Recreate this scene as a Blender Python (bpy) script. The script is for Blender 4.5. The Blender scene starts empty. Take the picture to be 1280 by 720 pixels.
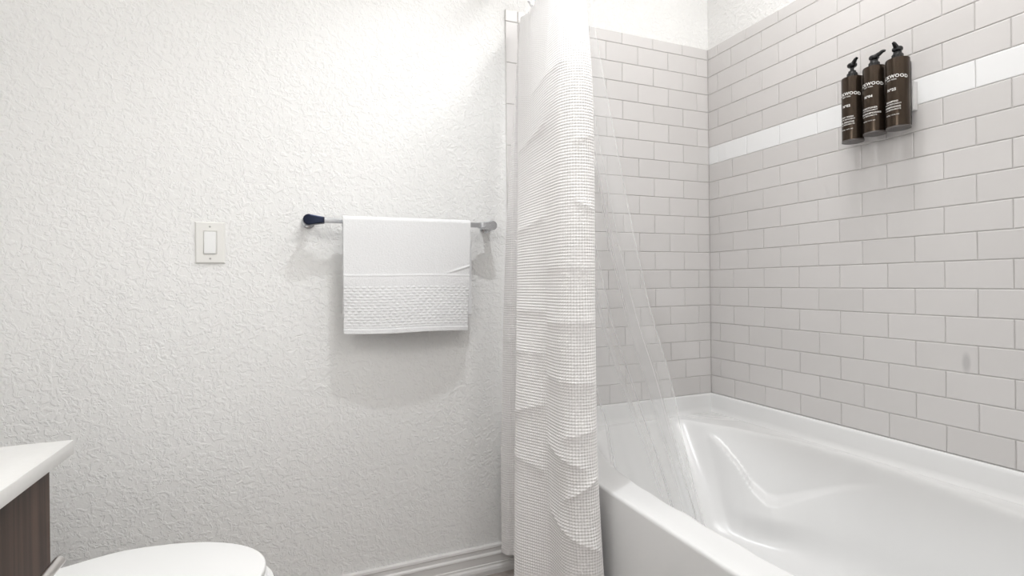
import bpy, bmesh, math, random
import numpy as np
from mathutils import Vector, Matrix

S = bpy.context.scene
C = S.collection
PI = math.pi
random.seed(7)

# ------------------------------------------------------------------ camera
cd = bpy.data.cameras.new('camera')
cam = bpy.data.objects.new('camera', cd); C.objects.link(cam)
cd.sensor_width = 36.0; cd.sensor_fit = 'HORIZONTAL'
cd.lens = 658.549 / 1280 * 36
cd.shift_y = -(360 - 353.635) / 1280
cd.clip_start = 0.02
_yaw, _roll = 0.3929, 0.0117
_f = Vector((math.sin(_yaw), math.cos(_yaw), 0))
_r = Vector((math.cos(_yaw), -math.sin(_yaw), 0))
_u = Vector((0, 0, 1))
_R = math.cos(_roll) * _r - math.sin(_roll) * _u
_U = math.sin(_roll) * _r + math.cos(_roll) * _u
cam.matrix_world = Matrix(((_R.x, _U.x, -_f.x, 0), (_R.y, _U.y, -_f.y, -1.8348), (_R.z, _U.z, -_f.z, 1.06), (0, 0, 0, 1)))
S.camera = cam

# ------------------------------------------------------------------ light and exposure
S.view_settings.view_transform = 'Standard'
S.view_settings.look = 'None'
S.view_settings.gamma = 1
S.view_settings.use_curve_mapping = False
S.view_settings.exposure = 0.05
W = bpy.data.worlds.new('world'); S.world = W; W.use_nodes = True
W.node_tree.nodes['Background'].inputs[0].default_value = (0.95, 0.97, 1.0, 1)
W.node_tree.nodes['Background'].inputs[1].default_value = 0.5

def lamp(name, kind, loc, power, color=(1, 1, 1), rot=(0, 0, 0), **kw):
    d = bpy.data.lights.new(name, kind); d.energy = power; d.color = color
    for k, v in kw.items(): setattr(d, k, v)
    o = bpy.data.objects.new(name, d); C.objects.link(o)
    o.location = loc; o.rotation_euler = rot
    return o
lamp('ceiling_downlight', 'SPOT', (0.484, -0.737, 2.66), 46.0, (0.955, 0.98, 1.0), shadow_soft_size=0.014, spot_size=math.radians(113), spot_blend=1.0)
lamp('vanity_light', 'AREA', (-0.72, -1.70, 2.08), 6.0, (1.0, 0.985, 0.965), (0, math.radians(-65), 0), shape='RECTANGLE', size=0.12, size_y=0.7)
lamp('room_fill', 'POINT', (0.85, -1.80, 2.40), 39.0, (1.0, 0.99, 0.975), shadow_soft_size=0.15)  # unseen fill lamp, added to lift the upper walls and ceiling
lamp('alcove_fill', 'AREA', (1.28, -0.90, 2.69), 11.0, (1.0, 0.99, 0.98), shape='DISK', size=0.45)  # soft fill added over the tub to brighten the tiled alcove

# ------------------------------------------------------------------ dimensions
XR = 1.7135          # tiled long wall (tile face)
XL = -0.84           # left wall
YB = 0.0             # towel wall
ZC = 2.70            # ceiling
TR = 0.0778          # tile row pitch
ZL = 0.562           # top of the tub flange = bottom of the tile

# ------------------------------------------------------------------ materials
def mat(name, color=(0.8, 0.8, 0.8), rough=0.5, metal=0.0, spec=0.5, coat=0.0):
    m = bpy.data.materials.new(name); m.use_nodes = True
    b = m.node_tree.nodes['Principled BSDF']
    b.inputs['Base Color'].default_value = (*color, 1)
    b.inputs['Roughness'].default_value = rough
    b.inputs['Metallic'].default_value = metal
    b.inputs['Specular IOR Level'].default_value = spec
    b.inputs['Coat Weight'].default_value = coat
    return m
def nt(m): return m.node_tree, m.node_tree.nodes['Principled BSDF']
def node(t, kind, **kw):
    n = t.nodes.new(kind)
    for k, v in kw.items():
        if k.startswith('_'): n.inputs[k[1:]].default_value = v
        else: setattr(n, k, v)
    return n
def bump(m, height_socket, strength=0.3, dist=0.002):
    t, b = nt(m)
    n = node(t, 'ShaderNodeBump'); n.inputs['Strength'].default_value = strength; n.inputs['Distance'].default_value = dist
    t.links.new(height_socket, n.inputs['Height']); t.links.new(n.outputs['Normal'], b.inputs['Normal'])
    return n
def noise_bump(m, scale, strength, dist, detail=3.0, rough=0.55):
    t, b = nt(m)
    tc = node(t, 'ShaderNodeTexCoord'); n = node(t, 'ShaderNodeTexNoise', _Scale=scale, _Detail=detail, _Roughness=rough)
    t.links.new(tc.outputs['Object'], n.inputs['Vector'])
    bump(m, n.outputs['Fac'], strength, dist)
    return n

# textured (knock-down) wall paint
M_WALL = mat('wall_paint', (0.865, 0.86, 0.848), 0.55, spec=0.35)
t, b = nt(M_WALL)
tc = node(t, 'ShaderNodeTexCoord')
wn = node(t, 'ShaderNodeTexNoise', _Scale=26.0, _Detail=3.0)
mixv = node(t, 'ShaderNodeMix', data_type='VECTOR'); mixv.inputs[0].default_value = 0.022
t.links.new(tc.outputs['Object'], mixv.inputs[4]); t.links.new(wn.outputs['Color'], mixv.inputs[5])
t.links.new(tc.outputs['Object'], wn.inputs['Vector'])
n1 = node(t, 'ShaderNodeTexNoise', _Scale=62.0, _Detail=2.5, _Roughness=0.5, _Distortion=0.8)
t.links.new(mixv.outputs[1], n1.inputs['Vector'])
rp = node(t, 'ShaderNodeValToRGB'); rp.color_ramp.elements[0].position = 0.44; rp.color_ramp.elements[1].position = 0.60
rp.color_ramp.interpolation = 'EASE'
t.links.new(n1.outputs['Fac'], rp.inputs['Fac'])
n2 = node(t, 'ShaderNodeTexNoise', _Scale=170.0, _Detail=2.0)
t.links.new(tc.outputs['Object'], n2.inputs['Vector'])
ad = node(t, 'ShaderNodeMath', operation='MULTIPLY_ADD'); ad.inputs[1].default_value = 0.50
t.links.new(n2.outputs['Fac'], ad.inputs[0]); t.links.new(rp.outputs['Color'], ad.inputs[2])
bump(M_WALL, ad.outputs[0], 0.5, 0.0024)

M_CEIL = mat('ceiling_paint', (0.88, 0.88, 0.87), 0.7, spec=0.2)
M_TRIM = mat('trim_paint', (0.78, 0.765, 0.75), 0.35, spec=0.45)

def tile_mat(name, col, var):
    m = mat(name, col, 0.22, spec=0.5)
    t, b = nt(m)
    at = node(t, 'ShaderNodeAttribute', attribute_name='tone')
    hsv = node(t, 'ShaderNodeMix', data_type='RGBA')
    hsv.inputs[6].default_value = (col[0] - var, col[1] - var, col[2] - var, 1); hsv.inputs[7].default_value = (col[0] + var, col[1] + var * .95, col[2] + var, 1)
    t.links.new(at.outputs['Fac'], hsv.inputs[0]); 
    tc = node(t, 'ShaderNodeTexCoord'); n = node(t, 'ShaderNodeTexNoise', _Scale=9.0, _Detail=2.0)
    t.links.new(tc.outputs['Object'], n.inputs['Vector'])
    bump(m, n.outputs['Fac'], 0.12, 0.004)
    return m, hsv.outputs[2]
M_TILE, _o = tile_mat('grey_tile', (0.69, 0.67, 0.66), 0.018)
nt(M_TILE)[0].links.new(_o, nt(M_TILE)[1].inputs['Base Color'])
# the grey tile of the long wall carries one small smudge below the bottles
M_TILE_S, _o = tile_mat('grey_tile_smudged', (0.69, 0.67, 0.66), 0.018)
t, b = nt(M_TILE_S)
tc = node(t, 'ShaderNodeTexCoord')
mp = node(t, 'ShaderNodeMapping'); mp.inputs['Location'].default_value = (0, 0.97 / 0.011, -0.825 / 0.030); mp.inputs['Scale'].default_value = (0, 1 / 0.011, 1 / 0.030)
t.links.new(tc.outputs['Object'], mp.inputs['Vector'])
ln = node(t, 'ShaderNodeVectorMath', operation='LENGTH'); t.links.new(mp.outputs[0], ln.inputs[0])
mr = node(t, 'ShaderNodeMapRange'); mr.inputs[1].default_value = 0.5; mr.inputs[2].default_value = 1.15; mr.inputs[3].default_value = 0.45; mr.inputs[4].default_value = 0.0
t.links.new(ln.outputs['Value'], mr.inputs[0])
mx = node(t, 'ShaderNodeMix', data_type='RGBA'); mx.inputs[7].default_value = (0.36, 0.35, 0.36, 1)
t.links.new(mr.outputs[0], mx.inputs[0]); t.links.new(_o, mx.inputs[6]); t.links.new(mx.outputs[2], b.inputs['Base Color'])
M_TILE_W = mat('white_tile', (0.90, 0.905, 0.91), 0.2)
M_GROUT = mat('grout', (0.67, 0.65, 0.635), 0.85, spec=0.2)
M_FLOOR = mat('plank_floor', (0.33, 0.29, 0.26), 0.45)
t, b = nt(M_FLOOR)
tc = node(t, 'ShaderNodeTexCoord')
br = node(t, 'ShaderNodeTexBrick'); br.inputs['Scale'].default_value = 1.0; br.inputs['Brick Width'].default_value = 1.2; br.inputs['Row Height'].default_value = 0.18; br.inputs['Mortar Size'].default_value = 0.002
br.inputs['Color1'].default_value = (0.36, 0.315, 0.29, 1); br.inputs['Color2'].default_value = (0.31, 0.27, 0.245, 1); br.inputs['Mortar'].default_value = (0.12, 0.1, 0.09, 1)
t.links.new(tc.outputs['Object'], br.inputs['Vector']); t.links.new(br.outputs['Color'], b.inputs['Base Color'])

M_TUB = mat('tub_acrylic', (0.83, 0.83, 0.828), 0.25, spec=0.5)
M_PORC = mat('porcelain', (0.88, 0.88, 0.875), 0.12)
M_SEAT = mat('seat_plastic', (0.87, 0.87, 0.865), 0.3)
M_QUARTZ = mat('quartz_top', (0.84, 0.835, 0.82), 0.3)
t, b = nt(M_QUARTZ); tc = node(t, 'ShaderNodeTexCoord'); n = node(t, 'ShaderNodeTexNoise', _Scale=160.0, _Detail=2.0)
cr = node(t, 'ShaderNodeValToRGB'); cr.color_ramp.elements[0].color = (0.65, 0.645, 0.63, 1); cr.color_ramp.elements[1].color = (0.70, 0.692, 0.678, 1)
t.links.new(tc.outputs['Object'], n.inputs['Vector']); t.links.new(n.outputs['Fac'], cr.inputs['Fac']); t.links.new(cr.outputs['Color'], b.inputs['Base Color'])
# vertical dark wood grain
M_WOOD = mat('dark_woodgrain', (0.09, 0.06, 0.045), 0.5, spec=0.3)
t, b = nt(M_WOOD); tc = node(t, 'ShaderNodeTexCoord'); mp = node(t, 'ShaderNodeMapping'); mp.inputs['Scale'].default_value = (1, 1, 0.03)
t.links.new(tc.outputs['Object'], mp.inputs['Vector'])
n = node(t, 'ShaderNodeTexNoise', _Scale=42.0, _Detail=6.0, _Roughness=0.62)
t.links.new(mp.outputs[0], n.inputs['Vector'])
cr = node(t, 'ShaderNodeValToRGB'); e = cr.color_ramp.elements
e[0].position = 0.36; e[0].color = (0.020, 0.013, 0.010, 1); e[1].position = 0.66; e[1].color = (0.085, 0.052, 0.040, 1)
t.links.new(n.outputs['Fac'], cr.inputs['Fac']); t.links.new(cr.outputs['Color'], b.inputs['Base Color'])
M_CARC = mat('cabinet_carcass', (0.05, 0.037, 0.03), 0.5)
M_NICKEL = mat('brushed_nickel', (0.62, 0.60, 0.585), 0.28, 1.0)
M_CHROME = mat('chrome', (0.72, 0.72, 0.73), 0.12, 1.0)
M_SATIN = mat('satin_chrome', (0.60, 0.61, 0.63), 0.22, 1.0)
M_CAPREFL = mat('chrome_dark_reflection', (0.03, 0.036, 0.06), 0.3, 1.0)  # metal of the left end cap, its dark reflection put into the colour
M_SWITCH = mat('switch_plastic', (0.82, 0.81, 0.78), 0.3)
M_ROCKER = mat('rocker_plastic', (0.86, 0.86, 0.855), 0.25)
M_SCREW = mat('screw_paint', (0.45, 0.44, 0.42), 0.4)
M_TOWEL = mat('towel_cotton', (0.84, 0.84, 0.845), 0.9, spec=0.15)
M_CURT = mat('waffle_cotton', (0.84, 0.822, 0.815), 0.85, spec=0.15)
t, b = nt(M_CURT); b.inputs['Subsurface Weight'].default_value = 0.0
M_HEM = M_CURT
M_BOTTLE = mat('bronze_bottle', (0.055, 0.040, 0.029), 0.25, 0.75, 0.3)
M_BLACK = mat('black_plastic', (0.012, 0.012, 0.013), 0.25)
M_PRINT = mat('white_print', (0.85, 0.84, 0.82), 0.6)
M_BRACKET = mat('bracket_plastic', (0.75, 0.74, 0.74), 0.3)
M_BASE = mat('bottle_underside', (0.10, 0.09, 0.085), 0.4)
M_DOOR = mat('door_paint', (0.05, 0.055, 0.09), 0.4)

# clear vinyl: mostly transparent, thin milky film with a gloss
M_VINYL = bpy.data.materials.new('clear_vinyl'); M_VINYL.use_nodes = True
t = M_VINYL.node_tree; t.nodes.clear()
out = node(t, 'ShaderNodeOutputMaterial'); tr = node(t, 'ShaderNodeBsdfTransparent'); tr.inputs[0].default_value = (0.985, 0.99, 0.99, 1)
df = node(t, 'ShaderNodeBsdfDiffuse'); df.inputs[0].default_value = (0.95, 0.955, 0.96, 1)
tl = node(t, 'ShaderNodeBsdfTranslucent'); tl.inputs[0].default_value = (0.95, 0.955, 0.96, 1)
gl = node(t, 'ShaderNodeBsdfGlossy'); gl.inputs['Roughness'].default_value = 0.12
a1 = node(t, 'ShaderNodeMixShader'); a1.inputs[0].default_value = 0.6
t.links.new(df.outputs[0], a1.inputs[1]); t.links.new(tl.outputs[0], a1.inputs[2])
lw = node(t, 'ShaderNodeLayerWeight'); lw.inputs[0].default_value = 0.35
mr = node(t, 'ShaderNodeMapRange'); mr.inputs[1].default_value = 0.0; mr.inputs[2].default_value = 1.0; mr.inputs[3].default_value = 0.13; mr.inputs[4].default_value = 0.40
t.links.new(lw.outputs['Facing'], mr.inputs[0])
m1 = node(t, 'ShaderNodeMixShader'); t.links.new(mr.outputs[0], m1.inputs[0]); t.links.new(tr.outputs[0], m1.inputs[1]); t.links.new(a1.outputs[0], m1.inputs[2])
fr = node(t, 'ShaderNodeFresnel'); fr.inputs[0].default_value = 1.10
m2 = node(t, 'ShaderNodeMixShader'); t.links.new(fr.outputs[0], m2.inputs[0]); t.links.new(m1.outputs[0], m2.inputs[1]); t.links.new(gl.outputs[0], m2.inputs[2])
t.links.new(m2.outputs[0], out.inputs[0])

# ------------------------------------------------------------------ mesh helpers
def link_mesh(name, verts, faces, m, parent=None, smooth=False, loc=None):
    me = bpy.data.meshes.new(name); me.from_pydata([tuple(v) for v in verts], [], faces); me.update()
    bm = bmesh.new(); bm.from_mesh(me); bmesh.ops.recalc_face_normals(bm, faces=bm.faces); bm.to_mesh(me); bm.free()
    if m: me.materials.append(m)
    if smooth: me.shade_smooth()
    o = bpy.data.objects.new(name, me); C.objects.link(o)
    if parent: o.parent = parent
    if loc: o.location = loc
    return o
def from_bm(name, bm, m, parent=None, smooth=None, loc=None):
    bmesh.ops.recalc_face_normals(bm, faces=bm.faces)
    me = bpy.data.meshes.new(name); bm.to_mesh(me); bm.free()
    if m: me.materials.append(m)
    if smooth is not None:
        me.shade_smooth(); me.set_sharp_from_angle(angle=math.radians(smooth))
    o = bpy.data.objects.new(name, me); C.objects.link(o)
    if parent: o.parent = parent
    if loc: o.location = loc
    return o
def box(bm, x0, x1, y0, y1, z0, z1, bev=0.0, seg=2):
    r = bmesh.ops.create_cube(bm, size=1, matrix=Matrix.Translation(((x0 + x1) / 2, (y0 + y1) / 2, (z0 + z1) / 2)) @ Matrix.Diagonal((x1 - x0, y1 - y0, z1 - z0, 1)))
    if bev:
        ed = list({e for v in r['verts'] for e in v.link_edges})
        bmesh.ops.bevel(bm, geom=ed, offset=bev, segments=seg, profile=0.5, affect='EDGES')
def lathe(bm, prof, n=40, mtx=Matrix.Identity(4), cap=True):
    rings = []
    for r, z in prof:
        rings.append([bm.verts.new(mtx @ Vector((r * math.cos(2 * PI * k / n), r * math.sin(2 * PI * k / n), z))) for k in range(n)])
    for a, b2 in zip(rings, rings[1:]):
        for k in range(n): bm.faces.new((a[k], a[(k + 1) % n], b2[(k + 1) % n], b2[k]))
    if cap:
        bm.faces.new(rings[0][::-1]); bm.faces.new(rings[-1])
def tube(bm, pts, r, n=14, cap=True):
    pts = [Vector(p) for p in pts]; rings = []
    rr = r if isinstance(r, (list, tuple)) else [r] * len(pts)
    up = None
    for i, p in enumerate(pts):
        d = (pts[min(i + 1, len(pts) - 1)] - pts[max(i - 1, 0)]).normalized()
        if up is None: up = d.orthogonal().normalized()
        up = (up - d * up.dot(d)).normalized(); s = d.cross(up)
        rings.append([bm.verts.new(p + rr[i] * (math.cos(2 * PI * k / n) * up + math.sin(2 * PI * k / n) * s)) for k in range(n)])
    for a, b2 in zip(rings, rings[1:]):
        for k in range(n): bm.faces.new((a[k], a[(k + 1) % n], b2[(k + 1) % n], b2[k]))
    if cap: bm.faces.new(rings[0][::-1]); bm.faces.new(rings[-1])
def slab_outline(bm, pts, z0, z1, bev=0.004, seg=3):
    """closed outline extruded from z0 to z1 with rounded rims"""
    n = len(pts); c = Vector((sum(p[0] for p in pts) / n, sum(p[1] for p in pts) / n))
    rings = []
    prof = [(bev, 0.0)] + [(bev * (1 - math.sin(PI / 2 * k / seg)), bev * (1 - math.cos(PI / 2 * k / seg))) for k in range(1, seg + 1)]
    full = [(i, z0 + d) for i, d in prof] + [(i, z1 - d) for i, d in prof[::-1]]
    for ins, z in full:
        ring = []
        for k in range(n):
            p = Vector(pts[k]); a = Vector(pts[k - 1]); b2 = Vector(pts[(k + 1) % n])
            tg = (b2 - a).normalized(); nr = Vector((tg.y, -tg.x))
            if nr.dot(c - p) < 0: nr = -nr
            q = p + nr * ins
            ring.append(bm.verts.new((q.x, q.y, z)))
        rings.append(ring)
    for a, b2 in zip(rings, rings[1:]):
        for k in range(n): bm.faces.new((a[k], a[(k + 1) % n], b2[(k + 1) % n], b2[k]))
    bm.faces.new(rings[0][::-1]); bm.faces.new(rings[-1])
def thing(name, label, cat, loc=(0, 0, 0), group=None):
    o = bpy.data.objects.new(name, None); C.objects.link(o); o.location = loc; o.empty_display_size = 0.05
    o['label'] = label; o['category'] = cat
    if group: o['group'] = group
    return o
def tag(o, label, cat, group=None):
    o['label'] = label; o['category'] = cat
    if group: o['group'] = group
    return o
def struct(o): o['kind'] = 'structure'; return o
def sbox(name, m, *a, bev=0.0):
    bm = bmesh.new(); box(bm, *a, bev=bev); return struct(from_bm(name, bm, m))

# ------------------------------------------------------------------ the room
YF = -2.75
sbox('floor', M_FLOOR, XL - .1, XR + .1, YF, 0.1, -0.06, 0.0)
sbox('ceiling', M_CEIL, XL - .1, XR + .1, YF, 0.1, ZC, ZC + 0.06)
sbox('wall_back', M_WALL, XL - .1, XR + .1, 0.0, 0.1, 0.0, ZC)
sbox('wall_right', M_WALL, XR + 0.007, XR + 0.1, YF, 0.0, 0.0, ZC)
sbox('wall_left', M_WALL, XL - .1, XL, YF, 0.0, 0.0, ZC)
sbox('wall_end', M_WALL, 0.742, XR + 0.007, -1.64, -1.54, 0.0, ZC)     # the plumbing wall at the tub's other end

bm = bmesh.new()                           # unseen wall behind the camera, doorway opening added to let in low fill light
for a in ((XL - .1, -0.42, 0.0, ZC), (0.42, XR + .1, 0.0, ZC), (-0.42, 0.42, 2.05, ZC)): box(bm, a[0], a[1], YF - 0.1, YF, a[2], a[3])
struct(from_bm('wall_front', bm, M_WALL))
# stepped baseboard along the towel wall
prof = [(0.0, 0.0), (0.030, 0.0), (0.030, 0.016), (0.027, 0.024), (0.021, 0.028), (0.0205, 0.034), (0.017, 0.036), (0.0165, 0.060), (0.019, 0.063), (0.0175, 0.068), (0.012, 0.072), (0.0115, 0.084), (0.014, 0.088), (0.012, 0.0955), (0.007, 0.097), (0.0, 0.097)]
def baseboard(name, x0, x1):
    v = []; f = []; n = len(prof)
    for x in (x0, x1):
        for d, z in prof: v.append((x, -d, z))
    for k in range(n - 1): f.append((k, k + 1, n + k + 1, n + k))
    f.append(tuple(range(n))); f.append(tuple(range(n, 2 * n)))
    return struct(link_mesh(name, v, f, M_TRIM))
baseboard('baseboard_back', XL, 0.788)

# ------------------------------------------------------------------ wall tile, every tile a bevelled piece over the grout
def tile_mesh(name, rects, to3d, m, grout=None):
    """rects: (u0,u1,v0,v1) in the wall plane; to3d(u, v, d) with d = height out of the grout"""
    v = []; f = []; tone = []
    g = 0.0009; i = 0.0022; h = 0.0030
    for (u0, u1, v0, v1) in rects:
        if u1 - u0 < 0.008: continue
        k = len(v)
        for d, s in ((0, g), (h - 0.0012, g), (h, g + i)):
            v += [to3d(u0 + s, v0 + s, d), to3d(u1 - s, v0 + s, d), to3d(u1 - s, v1 - s, d), to3d(u0 + s, v1 - s, d)]
        for a in (0, 4):
            for q in range(4): f.append((k + a + q, k + a + (q + 1) % 4, k + a + 4 + (q + 1) % 4, k + a + 4 + q))
        f.append((k + 8, k + 9, k + 10, k + 11)); tone += [random.random()] * 12
    o = link_mesh(name, v, f, m)
    at = o.data.attributes.new('tone', 'FLOAT', 'POINT'); at.data.foreach_set('value', tone)
    return struct(o)
def clipped(u0, u1, lo, hi): return max(u0, lo), min(u1, hi)
Z = lambda k: ZL + k * TR
ZTOP = 2.087
# long wall (u = y): joints at -(0.0607 + i * 0.0781)
R_grey, R_white = [], []
for k in range(20):
    off = 0 if k % 2 else 1
    js = [-(0.0607 + i * 0.0781) for i in range(-2 + off, 22, 2)]
    for a, b2 in zip(js, js[1:]):
        u1, u0 = a, b2
        u0, u1 = clipped(u0, u1, -1.535, -0.003)
        if u1 - u0 < 0.004: continue
        (R_white if k == 13 else R_grey).append((u0, u1, Z(k), Z(k + 1) if k < 19 else ZTOP))
GD = 0.0035
to_right = lambda u, v, d: (XR + GD - d, u, v)
tile_mesh('trim_1', R_grey, to_right, M_TILE_S)
tile_mesh('trim_2', R_white, to_right, M_TILE_W)
sbox('trim_3', M_GROUT, XR + GD, XR + 0.0072, -1.54, 0.0, 0.45, ZTOP)
# end wall (u = x)
R_b = []
for k in range(20):
    off = 0 if k % 2 else 1
    js = [1.2605 + j * 0.0778 for j in range(-8 + off, 10, 2)]
    for u0, u1 in zip(js, js[1:]):
        u0, u1 = clipped(u0, u1, 0.794, XR - 0.001)
        if u1 - u0 < 0.004: continue
        R_b.append((u0, u1, Z(k), Z(k + 1) if k < 19 else ZTOP))
# upright bullnose pieces down the open edge
zz = [ZTOP, 2.043, 1.888, 1.732, 1.577, 1.421, 1.266, 1.11, 0.955, 0.8, 0.644, 0.489, 0.333, 0.178, 0.098]
for a, b2 in zip(zz, zz[1:]): R_b.append((0.743, 0.794, b2, a))
tile_mesh('trim_4', R_b, lambda u, v, d: (u, -0.0033 - d, v), M_TILE)
sbox('trim_5', M_GROUT, 0.7435, XR + 0.005, -0.0034, 0.0, 0.098, ZTOP)

# ------------------------------------------------------------------ bathtub
TX0, TX1, TY0, TY1, ZD, ZF = 0.792, XR - 0.001, -1.53, -0.005, 0.487, 0.135
CX, CY = 1.26, -0.74
top_pts = [(0.900, -1.10), (0.897, -0.95), (0.897, -0.80), (0.897, -0.66), (0.903, -0.54), (0.918, -0.44), (0.945, -0.335), (0.985, -0.225), (1.045, -0.135), (1.13, -0.082), (1.24, -0.062), (1.35, -0.058), (1.435, -0.066), (1.48, -0.088),
           (1.500, -0.130), (1.510, -0.175), (1.545, -0.228), (1.575, -0.295), (1.603, -0.373), (1.630, -0.478), (1.645, -0.60), (1.650, -0.76), (1.645, -0.88), (1.630, -1.00), (1.607, -1.13), (1.57, -1.25), (1.51, -1.36), (1.41, -1.43), (1.26, -1.45), (1.11, -1.43), (1.00, -1.36), (0.935, -1.25)]
bot_pts = [(1.00, -0.95), (1.00, -0.78), (1.01, -0.62), (1.05, -0.50), (1.12, -0.42), (1.24, -0.385), (1.36, -0.40), (1.45, -0.46), (1.515, -0.55), (1.55, -0.68), (1.56, -0.85), (1.55, -1.02), (1.52, -1.2), (1.44, -1.33), (1.26, -1.38), (1.09, -1.33), (1.03, -1.2), (1.005, -1.08)]
def polar(pts, sm):
    a = np.array([math.atan2(y - CY, x - CX) for x, y in pts]); r = np.array([math.hypot(x - CX, y - CY) for x, y in pts])
    o = np.argsort(a); a, r = a[o], r[o]
    th = np.linspace(-PI, PI, 1441)[:-1]
    rr = np.interp(th, np.concatenate([a - 2 * PI, a, a + 2 * PI]), np.tile(r, 3))
    k = np.exp(-0.5 * (np.arange(-30, 31) / sm) ** 2); k /= k.sum()
    rr = np.convolve(np.concatenate([rr[-30:], rr, rr[:30]]), k, 'valid')
    return lambda q: np.interp((q + PI) % (2 * PI) - PI, np.append(th, PI), np.append(rr, rr[0]))
r_top = polar(top_pts, 7); r_bot = polar(bot_pts, 16)
corner = [math.atan2(y - CY, x - CX) for x in (TX0, TX1) for y in (TY0, TY1)]
ths = np.sort(np.concatenate([np.linspace(-PI, PI, 361)[:-1], corner]))
def rect_r(a):
    c, s = math.cos(a), math.sin(a); k = []
    if c > 1e-9: k.append((TX1 - CX) / c)
    if c < -1e-9: k.append((TX0 - CX) / c)
    if s > 1e-9: k.append((TY1 - CY) / s)
    if s < -1e-9: k.append((TY0 - CY) / s)
    return min(k)
def bez(a, b2, c, n):
    return [((1 - q) ** 2 * a[0] + 2 * q * (1 - q) * b2[0] + q * q * c[0], (1 - q) ** 2 * a[1] + 2 * q * (1 - q) * b2[1] + q * q * c[1]) for q in [k / n for k in range(n + 1)]]
def sstep(x): x = min(1, max(0, x)); return x * x * (3 - 2 * x)
V = []; F = []; nv = None
for a in ths:
    rt, rb, ro = float(r_top(a)), float(r_bot(a)), rect_r(a)
    K1, K2 = (rt, ZD), (rb, ZF)
    d = Vector((K2[0] - K1[0], K2[1] - K1[1])); L = d.length; d /= L
    p1 = (K1[0] + d.x * 0.020, K1[1] + d.y * 0.020); p2 = (K2[0] - d.x * 0.10, K2[1] - d.y * 0.10)
    wall = bez((rt + 0.014, ZD), K1, p1, 7) + [(p1[0] + (p2[0] - p1[0]) * k / 60, p1[1] + (p2[1] - p1[1]) * k / 60) for k in range(1, 60)] + bez(p2, K2, (rb - 0.10, ZF - 0.003), 10)
    wall += [(rb * 0.5, ZF - 0.004), (rb * 0.15, ZF - 0.005)]
    # arm-rest ledge on the long side: below the ridge the wall steps inwards
    y0 = CY + rt * math.sin(a); x0 = CX + rt * math.cos(a)
    if x0 > 1.3 and -0.85 < y0 < -0.10:
        A = np.interp(y0, [-0.80, -0.66, -0.55, -0.46, -0.40, -0.34, -0.28, -0.22, -0.18], [0, .010, .028, .045, .055, .055, .046, .026, 0])
        zr = np.interp(y0, [-0.85, -0.68, -0.58, -0.48, -0.43, -0.38, -0.32, -0.26, -0.20, -0.16], [.45, .395, .350, .310, .295, .292, .320, .385, .445, .47])
        wall = [(r - A * sstep((zr + 0.010 - z) / 0.022) * sstep((z - ZF) / 0.12), z) for r, z in wall]
    pts = [(ro, 0.0), (ro, ZD - 0.010)] + [(ro - 0.010 * (1 - math.cos(PI / 2 * k / 4)), ZD - 0.010 + 0.010 * math.sin(PI / 2 * k / 4)) for k in range(1, 5)]
    pts += [(ro + (rt + 0.02 - ro) * 0.5, ZD), (rt + 0.02, ZD)] + wall
    nv = len(pts)
    for r, z in pts: V.append((CX + r * math.cos(a), CY + r * math.sin(a), z))
N = len(ths)
for i in range(N):
    j = (i + 1) % N
    for k in range(nv - 1): F.append((i * nv + k, j * nv + k, j * nv + k + 1, i * nv + k + 1))
F.append(tuple(i * nv + nv - 1 for i in range(N)))
tub = thing('bathtub', 'white glossy alcove bathtub with armrest ledge below the grey tiled walls', 'bathtub', ((TX0 + TX1) / 2, (TY0 + TY1) / 2, 0))
def under(o, root):
    o.parent = root; o.matrix_parent_inverse = Matrix.Translation(-Vector(root.location)); return o
basin = link_mesh('basin', V, F, M_TUB, smooth=True)
basin.data.set_sharp_from_angle(angle=math.radians(50)); under(basin, tub)
# raised tiling flange along the three walls, coved into the deck
bm = bmesh.new()
def flange(p0, p1, inward):
    cs = [(0.0, 0.40), (0.0, ZL), (0.007, ZL), (0.010, ZL - 0.003), (0.012, ZL - 0.012), (0.016, ZD + 0.020), (0.020, ZD + 0.008), (0.030, ZD + 0.0005), (0.030, 0.40)]
    rr = []
    for p in (p0, p1):
        sgn = 1
        rr.append([bm.verts.new((p[0] + inward[0] * d, p[1] + inward[1] * d, z)) for d, z in cs])
    for k in range(len(cs) - 1): bm.faces.new((rr[0][k], rr[0][k + 1], rr[1][k + 1], rr[1][k]))
    for r in rr: bm.faces.new(r)
flange((TX1 + .001, TY0), (TX1 + .001, -0.003), (-1, 0))
flange((TX0, -0.004), (TX1, -0.004), (0, -1))
flange((TX0, TY0), (TX1, TY0), (0, 1))
under(from_bm('tile_flange', bm, M_TUB, smooth=35), tub)
# fine ribs of the soap corner
bm = bmesh.new()
for k in range(7):
    p0 = (1.545 + 0.0 * k, -0.040 - k * 0.016); p1 = (1.690, -0.040 - k * 0.026)
    x0r = 1.50 if k < 4 else 1.50 + (k - 3) * 0.022
    tube(bm, [(x0r + 0.03, p0[1], ZD - 0.0012), ((x0r + p1[0]) / 2, (p0[1] + p1[1]) / 2, ZD - 0.0008), (p1[0] - 0.012, p1[1], ZD - 0.0012)], 0.0028, n=10)
under(from_bm('soap_ledge_ribs', bm, M_TUB, smooth=60), tub)
bm = bmesh.new(); lathe(bm, [(0.034, 0), (0.034, 0.003), (0.028, 0.005), (0.010, 0.006)], 32)
under(from_bm('drain', bm, M_CHROME, smooth=40, loc=(1.26, -1.22, ZF - 0.004)), tub)

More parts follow.
